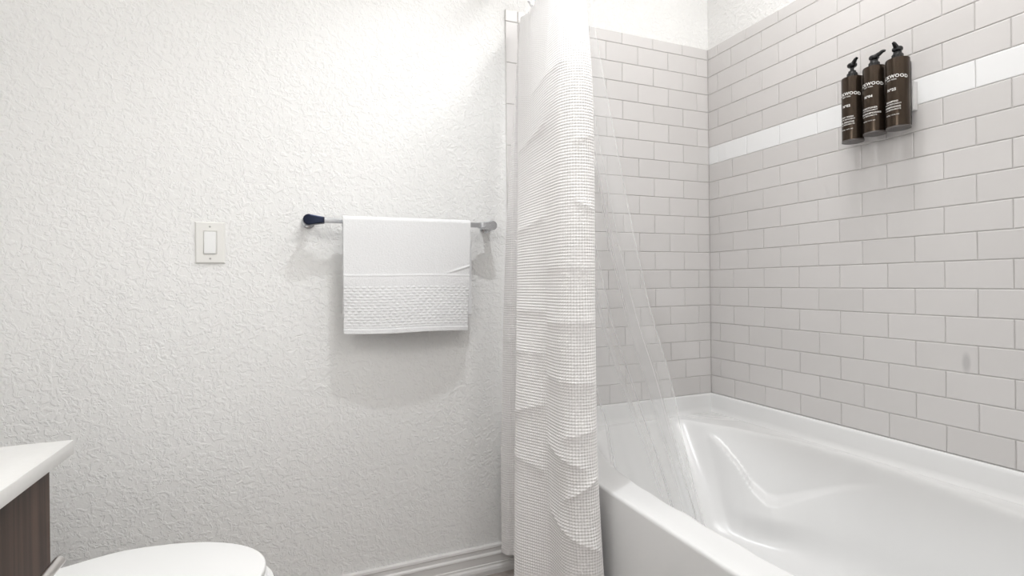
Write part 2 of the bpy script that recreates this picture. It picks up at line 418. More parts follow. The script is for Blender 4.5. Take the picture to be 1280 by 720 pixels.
# ------------------------------------------------------------------ shower rod, waffle curtain, clear liner
CURT=[
 (2.04,[[0.7796, -0.0525], [0.7687, -0.0804], [0.7814, -0.0749], [0.7966, -0.0839], [0.7848, -0.0817], [0.7634, -0.0945], [0.7339, -0.2338], [0.7202, -0.423], [0.7185, -0.4818], [0.7285, -0.513], [0.7554, -0.522], [0.7852, -0.5095], [0.8029, -0.4681], [0.81, -0.4061]]),
 (1.9,[[0.7711, -0.0505], [0.7589, -0.0779], [0.7697, -0.0716], [0.7788, -0.0945], [0.7612, -0.1064], [0.7407, -0.1195], [0.7148, -0.2741], [0.6992, -0.4556], [0.7004, -0.5122], [0.712, -0.5441], [0.7409, -0.5539], [0.7719, -0.5418], [0.7898, -0.5005], [0.7981, -0.439]]),
 (1.75,[[0.7609, -0.0479], [0.7522, -0.0768], [0.7664, -0.0718], [0.7689, -0.1097], [0.7449, -0.1365], [0.7242, -0.1496], [0.6978, -0.3187], [0.6754, -0.49], [0.6813, -0.5449], [0.6956, -0.5778], [0.7277, -0.589], [0.7614, -0.5781], [0.7804, -0.5372], [0.7894, -0.476]]),
 (1.6,[[0.749, -0.0447], [0.7451, -0.0755], [0.7641, -0.0725], [0.76, -0.1253], [0.7295, -0.167], [0.7089, -0.1802], [0.6791, -0.3626], [0.6507, -0.5241], [0.6612, -0.5771], [0.6787, -0.6114], [0.7145, -0.6241], [0.7503, -0.6141], [0.7684, -0.5729], [0.7771, -0.5115]]),
 (1.4,[[0.7342, -0.0407], [0.7362, -0.074], [0.7611, -0.0735], [0.7413, -0.1619], [0.6955, -0.2396], [0.6755, -0.2529], [0.6646, -0.3891], [0.6435, -0.5346], [0.654, -0.5877], [0.6723, -0.6224], [0.7093, -0.6355], [0.7455, -0.6256], [0.7632, -0.5842], [0.7715, -0.5227]]),
 (1.2,[[0.7208, -0.0373], [0.7279, -0.0728], [0.758, -0.0744], [0.7225, -0.1985], [0.6615, -0.3121], [0.6421, -0.3257], [0.641, -0.4118], [0.6373, -0.5456], [0.6473, -0.5984], [0.6651, -0.6329], [0.7014, -0.6458], [0.7372, -0.6357], [0.7549, -0.5943], [0.7634, -0.5329]]),
 (1,[[0.7129, -0.0363], [0.7216, -0.0724], [0.7534, -0.0747], [0.7102, -0.2162], [0.6419, -0.3472], [0.6227, -0.3609], [0.6225, -0.4204], [0.6368, -0.5444], [0.6459, -0.5988], [0.6636, -0.6332], [0.6999, -0.6461], [0.7356, -0.636], [0.7534, -0.5946], [0.7618, -0.5332]]),
 (0.8,[[0.7051, -0.0352], [0.7154, -0.072], [0.7488, -0.075], [0.698, -0.2339], [0.6222, -0.3824], [0.6033, -0.3962], [0.6051, -0.4294], [0.6363, -0.5433], [0.6449, -0.5994], [0.6628, -0.6338], [0.6993, -0.6468], [0.7351, -0.6368], [0.7529, -0.5954], [0.7614, -0.534]]),
 (0.6,[[0.6994, -0.0351], [0.7103, -0.0721], [0.7441, -0.0753], [0.6921, -0.237], [0.6151, -0.3883], [0.5963, -0.4022], [0.5986, -0.4327], [0.636, -0.5422], [0.6441, -0.6], [0.6625, -0.6347], [0.6995, -0.6478], [0.7354, -0.6379], [0.7528, -0.5963], [0.761, -0.5348]]),
 (0.4,[[0.694, -0.0351], [0.7053, -0.0722], [0.7395, -0.0756], [0.6862, -0.2401], [0.6081, -0.3943], [0.5893, -0.4082], [0.5926, -0.4361], [0.6395, -0.5427], [0.6481, -0.6026], [0.6676, -0.6377], [0.7055, -0.6513], [0.7419, -0.6415], [0.7588, -0.5998], [0.7664, -0.538]]),
 (0.2,[[0.6918, -0.0363], [0.7021, -0.0731], [0.735, -0.0759], [0.6805, -0.2432], [0.6014, -0.4005], [0.5828, -0.4144], [0.5872, -0.4398], [0.6436, -0.5434], [0.653, -0.6056], [0.674, -0.6414], [0.714, -0.6558], [0.7518, -0.6465], [0.7689, -0.6049], [0.7764, -0.5431]]),
 (0.07,[[0.6912, -0.0375], [0.7002, -0.0737], [0.7321, -0.0761], [0.6773, -0.2456], [0.5979, -0.4048], [0.5794, -0.4187], [0.5843, -0.4425], [0.6456, -0.5436], [0.6541, -0.6067], [0.675, -0.6424], [0.7155, -0.657], [0.7546, -0.6483], [0.7735, -0.6074], [0.7822, -0.5461]]),
]
LINR=[
 (2.04,[0.79, -0.506]),
 (1.8,[0.7947, -0.5451]),
 (1.5,[0.8143, -0.5996]),
 (1.2,[0.839, -0.6562]),
 (1,[0.8594, -0.6972]),
 (0.8,[0.8954, -0.7446]),
 (0.65,[0.9066, -0.7736]),
 (0.55,[0.9176, -0.7963]),
 (0.45,[0.9304, -0.8216]),
 (0.33,[0.9395, -0.8494]),
]

for _z, _row in CURT:                      # the valley between the two front folds lies deeper
    _row[7] = [_row[7][0] + 0.010, _row[7][1] + 0.020]
XROD, ZROD = 0.735, 2.185
rod = thing('shower_rod', 'straight chrome rod above the bathtub edge carrying the shower curtain', 'curtain rod', (XROD, -0.77, ZROD))
bm = bmesh.new(); tube(bm, [(0, 0.768, 0), (0, -0.768, 0)], 0.0125, 20); from_bm('rod', bm, M_CHROME, rod, smooth=40)
for s in (1, -1):
    bm = bmesh.new(); lathe(bm, [(0.030, 0), (0.030, 0.006), (0.018, 0.016), (0.0135, 0.018)], 28, Matrix.Translation((0, s * 0.766, 0)) @ Matrix.Rotation(PI / 2 * s, 4, 'X'))
    from_bm('wall_flange', bm, M_CHROME, rod, smooth=40)

def resample(P, n):
    P = np.array(P); d = np.concatenate([[0], np.cumsum(np.hypot(*np.diff(P, axis=0).T))])
    q = np.linspace(0, d[-1], n); return np.stack([np.interp(q, d, P[:, 0]), np.interp(q, d, P[:, 1])], 1), d[-1]
def smooth_path(P, sm):
    if sm <= 0: return P
    h = int(sm * 3); k = np.exp(-0.5 * (np.arange(-h, h + 1) / sm) ** 2); k /= k.sum()
    ext = np.concatenate([np.repeat(P[:1] * 2, h, 0) - P[1:h + 1][::-1], P, np.repeat(P[-1:] * 2, h, 0) - P[-h - 1:-1][::-1]])
    return np.stack([np.convolve(ext[:, c], k, 'valid') for c in (0, 1)], 1)
# each control column keeps its share of the cloth: same number of cells between two control points at every height
cell_u, cell_v = 0.0074, 0.0081
mid = np.array(CURT[6][1]); seg = np.hypot(*np.diff(mid, axis=0).T)
cnt = [max(2, int(round(s / (cell_u / 2)))) for s in seg]
def expand(P):
    P = np.array(P); o = [P[0]]
    for a, b2, n in zip(P, P[1:], cnt):
        for k in range(1, n + 1): o.append(a + (b2 - a) * k / n)
    return np.array(o)
lv = np.array([c[0] for c in CURT]); XY = np.array([smooth_path(expand(c[1]), 2.6) for c in CURT])
ncol = XY.shape[1]
zb, zt = 0.078, 2.03
nrow = int(round((zt - zb) / (cell_v / 2)))
zz0 = np.linspace(zb, zt, nrow + 1)
o = np.argsort(lv); lv2 = lv[o]; XY2 = XY[o]
G = np.zeros((nrow + 1, ncol, 3))
for c in range(ncol):
    G[:, c, 0] = np.interp(zz0, lv2, XY2[:, c, 0]); G[:, c, 1] = np.interp(zz0, lv2, XY2[:, c, 1])
ks = np.exp(-0.5 * (np.arange(-40, 41) / 14) ** 2); ks /= ks.sum()
for c in range(ncol):
    for q in (0, 1):
        x = G[:, c, q]; G[:, c, q] = np.convolve(np.concatenate([2 * x[0] - x[40:0:-1], x, 2 * x[-1] - x[-2:-42:-1]]), ks, 'valid')
cu = np.concatenate([[0], np.cumsum(cnt)])      # column index of each control point
# the head of the cloth sags between its hooks
sag = np.interp(np.arange(ncol), cu[[0, 2, 5, 6, 7, 9, 11, 13]], [0.012, 0.012, 0.016, 0.07, 0.01, 0.05, 0.012, 0.02])
wt = np.clip((zz0 - 1.5) / (zt - 1.5), 0, 1) ** 2
G[:, :, 2] = zz0[:, None] - sag[None, :] * wt[:, None]
# normals
du = np.gradient(G, axis=1); dv = np.gradient(G, axis=0); nr = np.cross(du, dv); nr /= np.linalg.norm(nr, axis=2, keepdims=True)
I = np.arange(nrow + 1)[:, None] * np.ones((1, ncol), int); J = np.arange(ncol)[None, :] * np.ones((nrow + 1, 1), int)
pit = ((I % 2 == 1) & (J % 2 == 1)).astype(float); rid = ((I % 2 == 0) & (J % 2 == 0)).astype(float)
plain = np.maximum(np.clip((0.015 - (zz0 - zb)) / 0.004, 0, 1), np.clip((zz0 - (zt - 0.02)) / 0.004, 0, 1))[:, None]
disp = (rid * 0.0008 - pit * 0.0016) * (1 - plain)
# packing creases and soft dents: (z, control span, height, sharpness, tilt)
def crease(z0, c0, c1, amp, w, tilt=0.0):
    cc = np.arange(ncol); f = np.clip((cc - c0) / max(1, (c1 - c0)), 0, 1); inside = ((cc >= c0) & (cc <= c1)).astype(float)
    edge = np.minimum(np.clip((cc - c0) / 6.0, 0, 1), np.clip((c1 - cc) / 6.0, 0, 1)) * inside
    d = (zz0[:, None] - (z0 + tilt * (f[None, :] - 0.5)))
    return 0.8 * amp * edge[None, :] * np.where(d > 0, np.exp(-d / w), np.exp(d / (w * 0.35)))
c = lambda k: int(cu[k])
for args in [(1.10, c(7), c(11), .004, .05, 0.0), (0.955, c(7), c(11), .007, .06, .004), (0.80, c(7), c(11), .007, .06, -.01), (0.665, c(8), c(11), .008, .045, .03),
             (0.60, c(7), c(10), .010, .05, -.05), (0.52, c(8), c(11), .010, .04, .07), (0.40, c(7), c(11), .009, .05, -.10), (1.26, c(9), c(11), .005, .03, -.03), (1.44, c(9), c(11), .004, .03, .02),
             (1.23, c(5), c(7), .006, .05, .03), (0.98, c(5), c(7), .005, .04, 0), (0.86, c(5), c(7), .005, .05, 0), (0.70, c(5), c(7), .008, .05, .05), (0.55, c(5), c(7), .006, .05, -.03), (1.50, c(5), c(7), .005, .04, .03),
             (0.98, 0, c(2), .003, .04, 0), (0.85, 0, c(2), .003, .04, 0), (1.65, c(6), c(9), .004, .05, .02)]:
    disp = disp + crease(*args)
rs = np.random.RandomState(3)
for _ in range(26):
    z0, c0, sz, sc, am = rs.uniform(zb, 1.6), rs.uniform(0, ncol), rs.uniform(.04, .12), rs.uniform(8, 22), rs.uniform(-.003, .003)
    disp = disp + am * np.exp(-((zz0[:, None] - z0) / sz) ** 2 - ((np.arange(ncol)[None, :] - c0) / sc) ** 2)
tocam = np.array([0.0, -1.835, 1.06]) - G[:, int(cu[9]):int(cu[9]) + 1, :]
sg = np.sign((nr[:, int(cu[9])] * tocam[:, 0]).sum())
G = G + nr * sg * disp[:, :, None]
Vc = G.reshape(-1, 3)
idx = np.arange((nrow + 1) * ncol).reshape(nrow + 1, ncol)
quads = np.stack([idx[:-1, :-1], idx[:-1, 1:], idx[1:, 1:], idx[1:, :-1]], -1).reshape(-1, 4)
def np_mesh(name, V, Q, m, parent=None, smooth=True):
    me = bpy.data.meshes.new(name)
    me.vertices.add(len(V)); me.vertices.foreach_set('co', np.ascontiguousarray(V, np.float32).ravel())
    me.loops.add(len(Q) * 4); me.loops.foreach_set('vertex_index', np.ascontiguousarray(Q, np.int32).ravel())
    me.polygons.add(len(Q)); me.polygons.foreach_set('loop_start', np.arange(0, len(Q) * 4, 4, dtype=np.int32))
    me.update(calc_edges=True); me.validate()
    me.materials.append(m)
    if smooth: me.shade_smooth()
    else: me.shade_flat()
    o = bpy.data.objects.new(name, me); C.objects.link(o)
    if parent: o.parent = parent
    return o
cur = thing('shower_curtain', 'white waffle weave fabric shower curtain gathered beside the bathtub', 'shower curtain', (0.72, -0.35, zb))
under(np_mesh('waffle_panel', Vc, quads, M_CURT, smooth=False), cur)

# clear liner: hangs inside the tub, its free edge sweeping towards the room
lz = np.array([c2[0] for c2 in LINR]); lx = np.array([c2[1][0] for c2 in LINR]); ly = np.array([c2[1][1] for c2 in LINR]); o = np.argsort(lz)
nl, ml = 260, 640
z1 = np.linspace(0.33, 2.04, nl)
def sm1(x, s=6):
    k = np.exp(-0.5 * (np.arange(-20, 21) / s) ** 2); k /= k.sum()
    return np.convolve(np.concatenate([2 * x[0] - x[20:0:-1], x, 2 * x[-1] - x[-2:-22:-1]]), k, 'valid')
ex = sm1(np.interp(z1, lz[o], lx[o])); ey = sm1(np.interp(z1, lz[o], ly[o]))
bx = np.interp(z1, [0.33, 0.55, 0.8, 1.3, 2.04], [1.035, 1.02, 0.955, 0.865, 0.815]); by = np.interp(z1, [0.33, 0.6, 2.04], [-0.24, -0.20, -0.07])
q = np.linspace(0, 1, ml)
GL = np.zeros((nl, ml, 3))
ph = 2 * PI * (4.3 * q + 0.35 * np.sin(2 * PI * q * 1.7 + 0.6))
for i in range(nl):
    zf = (z1[i] - 0.33) / 1.71
    amp = (0.007 + 0.012 * zf) * np.clip((1 - q) / 0.10, 0, 1) ** 0.7 * (0.6 + 0.4 * np.sin(9 * q + 1.0))
    dirx, diry = ex[i] - bx[i], ey[i] - by[i]; L = math.hypot(dirx, diry); nx, ny = -diry / L, dirx / L
    bow = 0.05 * np.sin(PI * q) * np.clip((0.9 - z1[i]) / 0.5, 0, 1)
    w = amp * np.sin(ph + 0.5 * zf) + 0.003 * np.sin(17 * q + 5 * zf) + 0.0006 * np.sin(43 * q + 9 * zf + 2 * np.sin(7 * zf)) + bow
    GL[i, :, 0] = bx[i] + dirx * q + nx * w; GL[i, :, 1] = by[i] + diry * q + ny * w; GL[i, :, 2] = z1[i]
idl = np.arange(nl * ml).reshape(nl, ml)
ql = np.stack([idl[:-1, :-1], idl[:-1, 1:], idl[1:, 1:], idl[1:, :-1]], -1).reshape(-1, 4)
liner = np_mesh('curtain_liner', GL.reshape(-1, 3), ql, M_VINYL)
M_VINYL_HL = M_VINYL.copy(); M_VINYL_HL.name = 'clear_vinyl_highlight'
for nd in M_VINYL_HL.node_tree.nodes:
    if nd.type == 'MAP_RANGE': nd.inputs[3].default_value = 0.30; nd.inputs[4].default_value = 0.55
ih = np.arange(nl * 3).reshape(nl, 3)
for part, c0 in (('hem_highlight', ml - 6), ('fold_highlight', int(ml * 0.865))):  # milkier strips paint the bright lines along the free edge and one fold
    hg = GL[:, c0:c0 + 6:2, :].copy(); hg[:, :, 0] -= 0.0004
    np_mesh(part, hg.reshape(-1, 3), np.stack([ih[:-1, :-1], ih[:-1, 1:], ih[1:, 1:], ih[1:, :-1]], -1).reshape(-1, 4), M_VINYL_HL, liner)
tag(liner, 'clear plastic shower liner hanging into the tub behind the waffle curtain', 'shower liner')
hooks = [(-0.285, 'nearest the towel wall'), (-0.36, 'second from the towel wall'), (-0.45, 'third from the towel wall'), (-0.51, 'at the free edge of the curtain')]
for y, w in hooks:
    h = thing('curtain_hook', 'chrome curtain hook on the shower rod, ' + w, 'curtain hook', (XROD, y, ZROD), 'hooks carrying the shower curtain')
    bm = bmesh.new()
    pts = [(0.0155 * math.cos(a), 0, 0.0155 * math.sin(a)) for a in np.linspace(-0.5, PI + 0.2, 16)]
    pts += [(-0.016, 0, -0.03), (-0.012, 0, -0.09), (-0.006, 0, -0.19), (-0.006, 0, -0.222), (-0.014, 0, -0.230), (-0.022, 0, -0.218)]
    tube(bm, pts, 0.0022, 10); from_bm('wire', bm, M_CHROME, h, smooth=60)
    bm = bmesh.new(); bmesh.ops.create_uvsphere(bm, u_segments=12, v_segments=8, radius=0.005, matrix=Matrix.Translation((-0.022, 0, -0.216))); from_bm('bead', bm, M_CHROME, h, smooth=80)

# ------------------------------------------------------------------ towel bar and towel
bar = thing('towel_bar', 'wall-mounted square metal towel bar with a dark reflection painted on one end cap', 'towel bar', (0.35, 0.0, 1.265))
BL, BR_, BO = -0.304, 0.305, -0.070
bm = bmesh.new(); box(bm, BL + 0.012, BR_ - 0.012, BO - 0.009, BO + 0.009, -0.008, 0.008, bev=0.0012)
from_bm('rail', bm, M_SATIN, bar, smooth=35)
for x, s, m in ((BL, 1, M_CAPREFL), (BR_, -1, M_SATIN)):
    bm = bmesh.new(); lathe(bm, [(0.021, 0.0), (0.021, 0.006), (0.018, 0.009), (0.0125, 0.012), (0.0125, 0.056)], 32, Matrix.Translation((x, 0, 0)) @ Matrix.Rotation(PI / 2, 4, 'X'))
    from_bm('post', bm, M_SATIN, bar, smooth=35)
    # tear-drop end cap: round over the post, narrowing onto the rail
    bm = bmesh.new(); out = []
    R0, xe, he = 0.0175, 0.046, 0.0095
    a0 = math.radians(68)
    for k in range(25):
        a = a0 + (2 * PI - 2 * a0) * k / 24
        out.append((R0 * math.cos(a), R0 * math.sin(a)))
    out += [(xe, -he), (xe, he)]
    rings = []
    for ins, y in ((0.0, BO + 0.016), (0.0, BO - 0.009), (0.0012, BO - 0.0125), (0.004, BO - 0.014)):
        rings.append([bm.verts.new((x + s * (px * (1 - ins / 0.02)), y, pz * (1 - ins / 0.02))) for px, pz in out])
    for a, b2 in zip(rings, rings[1:]):
        for k in range(len(out)): bm.faces.new((a[k], a[(k + 1) % len(out)], b2[(k + 1) % len(out)], b2[k]))
    bm.faces.new(rings[0]); bm.faces.new(rings[-1])
    o = from_bm('end_cap', bm, m, bar, smooth=30)
    if m is M_CAPREFL: o['label'] = 'end cap with a painted dark reflection'

# towel: one folded sheet over the rail, cross-section swept along x
TXL, TXR = 0.1465, 0.572
nx, zbar = 260, 1.265
def towel_sheet(depth, zbot_f, zbot_b, xl, xr):
    """front hem z, back hem z -> grid of outer surface points"""
    path = []
    for k in range(150): path.append(('f', k / 149))
    return path
rs = np.random.RandomState(11)
xs = np.linspace(0, 1, nx)
prof_f = np.linspace(0, 1, 240)          # 0 = hem, 1 = shoulder at the rail
rows = []
zb0 = 0.903
for k in prof_f:                           # front drop
    z = zb0 + (1.268 - zb0) * k
    bulge_b = np.interp(xs, [0, .12, .4, .7, .9, 1], [.070, .079, .092, .087, .068, .056])   # hem bows away from the wall in the middle
    y = -(bulge_b * (1 - k) ** 1.3 + 0.0835 * (1 - (1 - k) ** 1.3))
    crease = 0.0015 * math.exp(-((z - 1.090) / 0.0022) ** 2)
    step = 0.0016 / (1 + math.exp((z - 1.088) / 0.0045))
    dart = 0.0028 * np.exp(-((z - (1.093 + 0.030 * (xs - 0.78) / 0.22)) / 0.003) ** 2) * (xs > 0.78) * np.clip((xs - .78) / .1, 0, 1)
    waf = 0.0
    if 0.922 < z < 1.058: waf = 0.0016 * max(0.0, math.sin(2 * PI * z / 0.0092)) * (0.5 + 0.5 * np.tanh(4 * np.sin(2 * PI * xs * 21 + PI * (int(z / 0.0092) % 2) + 0.9 * math.sin(37 * z))))
    hem = 0.004 * (1 if z < 0.917 else 0)
    wav = 0.0015 * np.sin(5 * xs + 9 * k) * (1 - k)
    rows.append(np.stack([xs, y - crease - step - dart - waf - hem + wav, np.full(nx, z) - (0.006 * xs + .002 * np.sin(7 * xs)) * (1 - k) + 0.002 * np.sin(2.2 * xs) * k], 1))
for a in np.linspace(0, PI, 16)[1:-1]:     # over the rail
    rows.append(np.stack([xs, np.full(nx, -0.070 - 0.0135 * math.cos(a)), np.full(nx, 1.268 + 0.0115 * math.sin(a))], 1))
for k in np.linspace(0, 1, 60):            # back drop
    z = 1.268 + (0.948 - 1.268) * k
    rows.append(np.stack([xs, np.full(nx, -0.0565 + 0.006 * k) + 0.0015 * np.sin(6 * xs), np.full(nx, z)], 1))
TG = np.array(rows)
TG[:, :, 0] = TXL + (TXR - TXL) * TG[:, :, 0]
nrw = TG.shape[0]
fr = np.concatenate([np.linspace(0, 1, 240), np.ones(14), np.ones(60)])
TG[:, :, 0] += (-0.009 * xs[None, :]) * (1 - fr[:, None])
bk = np.concatenate([np.zeros(254), np.linspace(0, 1, 60)])
TG[:, :, 0] += 0.010 * xs[None, :] * np.clip(bk * 4, 0, 1)[:, None]
TG += rs.normal(0, 0.00022, TG.shape)
it = np.arange(nrw * nx).reshape(nrw, nx)
qt = np.stack([it[:-1, :-1], it[:-1, 1:], it[1:, 1:], it[1:, :-1]], -1).reshape(-1, 4)
tw = np_mesh('hand_towel', TG.reshape(-1, 3), qt, M_TOWEL)
sd = tw.modifiers.new('thickness', 'SOLIDIFY'); sd.thickness = 0.0042; sd.offset = 0.0
noise_bump(M_TOWEL, 420.0, 0.35, 0.0012, 2.0)
tag(tw, 'white cotton towel folded over the metal bar on the textured wall', 'towel')

# ------------------------------------------------------------------ light switch
sw = thing('light_switch', 'white rocker light switch on the textured wall left of the towel', 'light switch', (-0.233, 0.0, 1.193))
bm = bmesh.new()
w, h = 0.0405, 0.0635
rings = []
for x, z, y in ((w, h, 0.0), (w, h, -0.002), (w - 0.004, h - 0.004, -0.0065), (0.0185, 0.0355, -0.0068), (0.0175, 0.0345, -0.0045)):
    rings.append([bm.verts.new((sx * x, y, sz * z)) for sx, sz in ((-1, -1), (1, -1), (1, 1), (-1, 1))])
for a, b2 in zip(rings, rings[1:]):
    for k in range(4): bm.faces.new((a[k], a[(k + 1) % 4], b2[(k + 1) % 4], b2[k]))
bm.faces.new(rings[-1])
from_bm('wall_plate', bm, M_SWITCH, sw)
bm = bmesh.new()
pr2 = [(0.0335, -0.0062), (0.0330, -0.0070), (0.001, -0.0094), (-0.031, -0.0106), (-0.0335, -0.0098)]
a = [bm.verts.new((-0.0155, y, z)) for z, y in pr2]; b2 = [bm.verts.new((0.0155, y, z)) for z, y in pr2]
a2 = [bm.verts.new((-0.0158, -0.0044, z)) for z in (0.0338, -0.0338)]; b3 = [bm.verts.new((0.0158, -0.0044, z)) for z in (0.0338, -0.0338)]
for k in range(4): bm.faces.new((a[k], b2[k], b2[k + 1], a[k + 1]))
bm.faces.new((a2[0], *a, a2[1])); bm.faces.new((b3[0], *b2, b3[1])); bm.faces.new((a2[0], b3[0], b2[0], a[0])); bm.faces.new((a2[1], b3[1], b2[-1], a[-1]))
from_bm('rocker', bm, M_ROCKER, sw)
for z in (0.0485, -0.0485):
    bm = bmesh.new(); lathe(bm, [(0.0030, 0), (0.0030, 0.0006), (0.0022, 0.0012)], 16, Matrix.Translation((0, -0.0064, z)) @ Matrix.Rotation(PI / 2, 4, 'X'))
    box(bm, -0.0022, 0.0022, -0.0078, -0.0074, z - 0.0004, z + 0.0004)
    from_bm('screw', bm, M_SCREW, sw, smooth=30)

# ------------------------------------------------------------------ bottles on the long wall
def text_strip(parent, lines, R, m, name='label_print'):
    """lettering wrapped onto the front of a bottle; lines: (text, height, z, arc); the front faces +X of the bottle"""
    V = []; F = []
    dg = None
    for s, size, z, arc, thick in lines:
        cv = bpy.data.curves.new('lettering', 'FONT'); cv.body = s; cv.size = size; cv.align_x = 'CENTER'; cv.offset = thick; cv.resolution_u = 3
        cv.space_character = 1.12
        ob = bpy.data.objects.new('lettering', cv); C.objects.link(ob)
        dg = bpy.context.evaluated_depsgraph_get(); me = bpy.data.meshes.new_from_object(ob.evaluated_get(dg))
        k = len(V)
        for v in me.vertices:
            x, y = v.co.x, v.co.y
            an = x / R
            V.append((R * math.cos(an), R * math.sin(an), z + y - arc * x * x))
        for p in me.polygons: F.append(tuple(k + i for i in p.vertices))
        bpy.data.objects.remove(ob); bpy.data.curves.remove(cv); bpy.data.meshes.remove(me)
    me = bpy.data.meshes.new(name); me.from_pydata(V, [], F); me.update(); me.materials.append(m)
    o = bpy.data.objects.new(name, me); C.objects.link(o); o.parent = parent
    return o
BRAD = 0.0303
def bottle(y, z, label, lines, head_turn, raised, hgt=0.205):
    b0 = thing('pump_bottle', label, 'bottle', (XR - 0.0565, y, z), 'toiletry bottles on the tiled wall')
    b0.rotation_euler = (0, 0, PI)       # front towards the room
    bm = bmesh.new()
    lathe(bm, [(0.027, 0.004), (0.0285, 0.002), (BRAD, 0.004), (BRAD, hgt - 0.004), (BRAD - 0.001, hgt - 0.001), (BRAD - 0.004, hgt), (0.012, hgt + 0.0015)], 64)
    from_bm('bottle_body', bm, M_BOTTLE, b0, smooth=40)
    bm = bmesh.new(); lathe(bm, [(BRAD + .0006, 0.0), (BRAD + 0.0006, 0.0045), (BRAD - 0.001, 0.0045), (BRAD - 0.002, 0.0015), (BRAD - 0.004, -0.0002), (0.004, 0.001)], 64)
    from_bm('base_ring', bm, M_BASE, b0, smooth=40)
    bm = bmesh.new(); z0 = hgt + 0.001
    lathe(bm, [(0.0142, z0), (0.0142, z0 + 0.013), (0.0132, z0 + 0.0145), (0.0112, z0 + 0.015), (0.0108, z0 + 0.0205), (0.006, z0 + 0.021)], 40)
    for k in range(20):                    # ribs of the collar
        a = 2 * PI * k / 20
        box(bm, 0.0140 * math.cos(a) - 0.0006, 0.0140 * math.cos(a) + 0.0006, 0.0140 * math.sin(a) - 0.0006, 0.0140 * math.sin(a) + 0.0006, z0 + 0.001, z0 + 0.0125)
    from_bm('collar', bm, M_BLACK, b0, smooth=40)
    z1 = z0 + 0.019 + raised
    bm = bmesh.new(); lathe(bm, [(0.0055, z0 + 0.016), (0.0055, z1 + 0.003)], 24); from_bm('stem', bm, M_BLACK, b0, smooth=40)
    bm = bmesh.new()
    lathe(bm, [(0.006, z1 - 0.002), (0.0115, z1 + 0.001), (0.0138, z1 + 0.004), (0.0138, z1 + 0.009), (0.0115, z1 + 0.0125), (0.005, z1 + 0.0135)], 32)
    c, s = math.cos(head_turn), math.sin(head_turn)
    tube(bm, [(0.002 * c, 0.002 * s, z1 + 0.0085), (0.014 * c, 0.014 * s, z1 + 0.013), (0.022 * c, 0.022 * s, z1 + 0.0175), (0.027 * c, 0.027 * s, z1 + 0.0185), (0.0295 * c, 0.0295 * s, z1 + 0.0165)], [0.0075, 0.0064, 0.0052, 0.0042, 0.0038], 14)
    from_bm('pump_head', bm, M_BLACK, b0, smooth=50)
    for part, sel in (('brand_lettering', lines[0:1]), ('city_lettering', lines[1:2]), ('number_lettering', lines[2:3]), ('product_lettering', lines[3:7]), ('volume_lettering', lines[7:8])):
        text_strip(b0, sel, BRAD + 0.0002, M_PRINT, part)
    return b0
def lines(no, p1, p2, p3, p4):
    return [('LOCKWOOD', 0.0130, 0.146, 3.2, 0.0004), ('NEW YORK', 0.0048, 0.139, 2.4, 0.0001), (no, 0.0105, 0.108, 0, 0.0004),
            (p1, 0.0065, 0.074, 0, 0.0002), (p2, 0.0052, 0.067, 0, 0.0001), (p3, 0.0065, 0.058, 0, 0.0002), (p4, 0.0052, 0.051, 0, 0.0001), ('450 ML / 15 FL OZ', 0.0042, 0.036, 0, 0.0001)]
YB3 = (-0.698, -0.767, -0.835)
bottle(YB3[0], 1.497, 'dark bronze pump bottle numbered 02 nearest the wall corner, its pump raised', lines('N\u00ba02', 'BODY WASH', 'WHITE BERGAMOT', 'GEL DOUCHE', 'A LA BERGAMOTE'), 1.05, 0.014)
bottle(YB3[1], 1.504, 'dark bronze pump bottle numbered 04 in the middle of the three on the tile', lines('N\u00ba04', 'CONDITIONER', 'WHITE BERGAMOT', 'APRES-SHAMPOOING', 'A LA BERGAMOTE'), 1.75, 0.004)
bottle(YB3[2], 1.502, 'dark bronze pump bottle numbered 25 farthest from the wall corner', lines('N\u00ba25', 'SHAMPOO', 'WHITE BERGAMOT', 'SHAMPOOING', 'A LA BERGAMOTE'), 0.2, 0.004)
brk = thing('bottle_bracket', 'pale plastic wall bracket behind the three dark pump bottles', 'bracket', (XR, -0.762, 1.60))
bm = bmesh.new(); box(bm, -0.020, 0.0, -0.094, 0.092, -0.043, 0.043, bev=0.002); from_bm('mounting_plate', bm, M_BRACKET, brk)
for y in YB3:
    bm = bmesh.new(); n = 14
    for z0_, z1_ in ((-0.09, 0.095),):
        ra, rb2 = BRAD + 0.0008, BRAD + 0.0026
        ring = []
        for k in range(n + 1):
            a = -0.95 + 1.9 * k / n
            ring.append([bm.verts.new((-0.0565 + r * math.cos(a), y + 0.762 + r * math.sin(a), z)) for r in (ra, rb2) for z in (z0_, z1_)])
        for p, q2 in zip(ring, ring[1:]):
            bm.faces.new((p[0], q2[0], q2[1], p[1])); bm.faces.new((p[2], q2[2], q2[3], p[3])); bm.faces.new((p[0], q2[0], q2[2], p[2])); bm.faces.new((p[1], q2[1], q2[3], p[3]))
        bm.faces.new(ring[0]); bm.faces.new(ring[-1])
    from_bm('cradle', bm, M_BRACKET, brk, smooth=40)

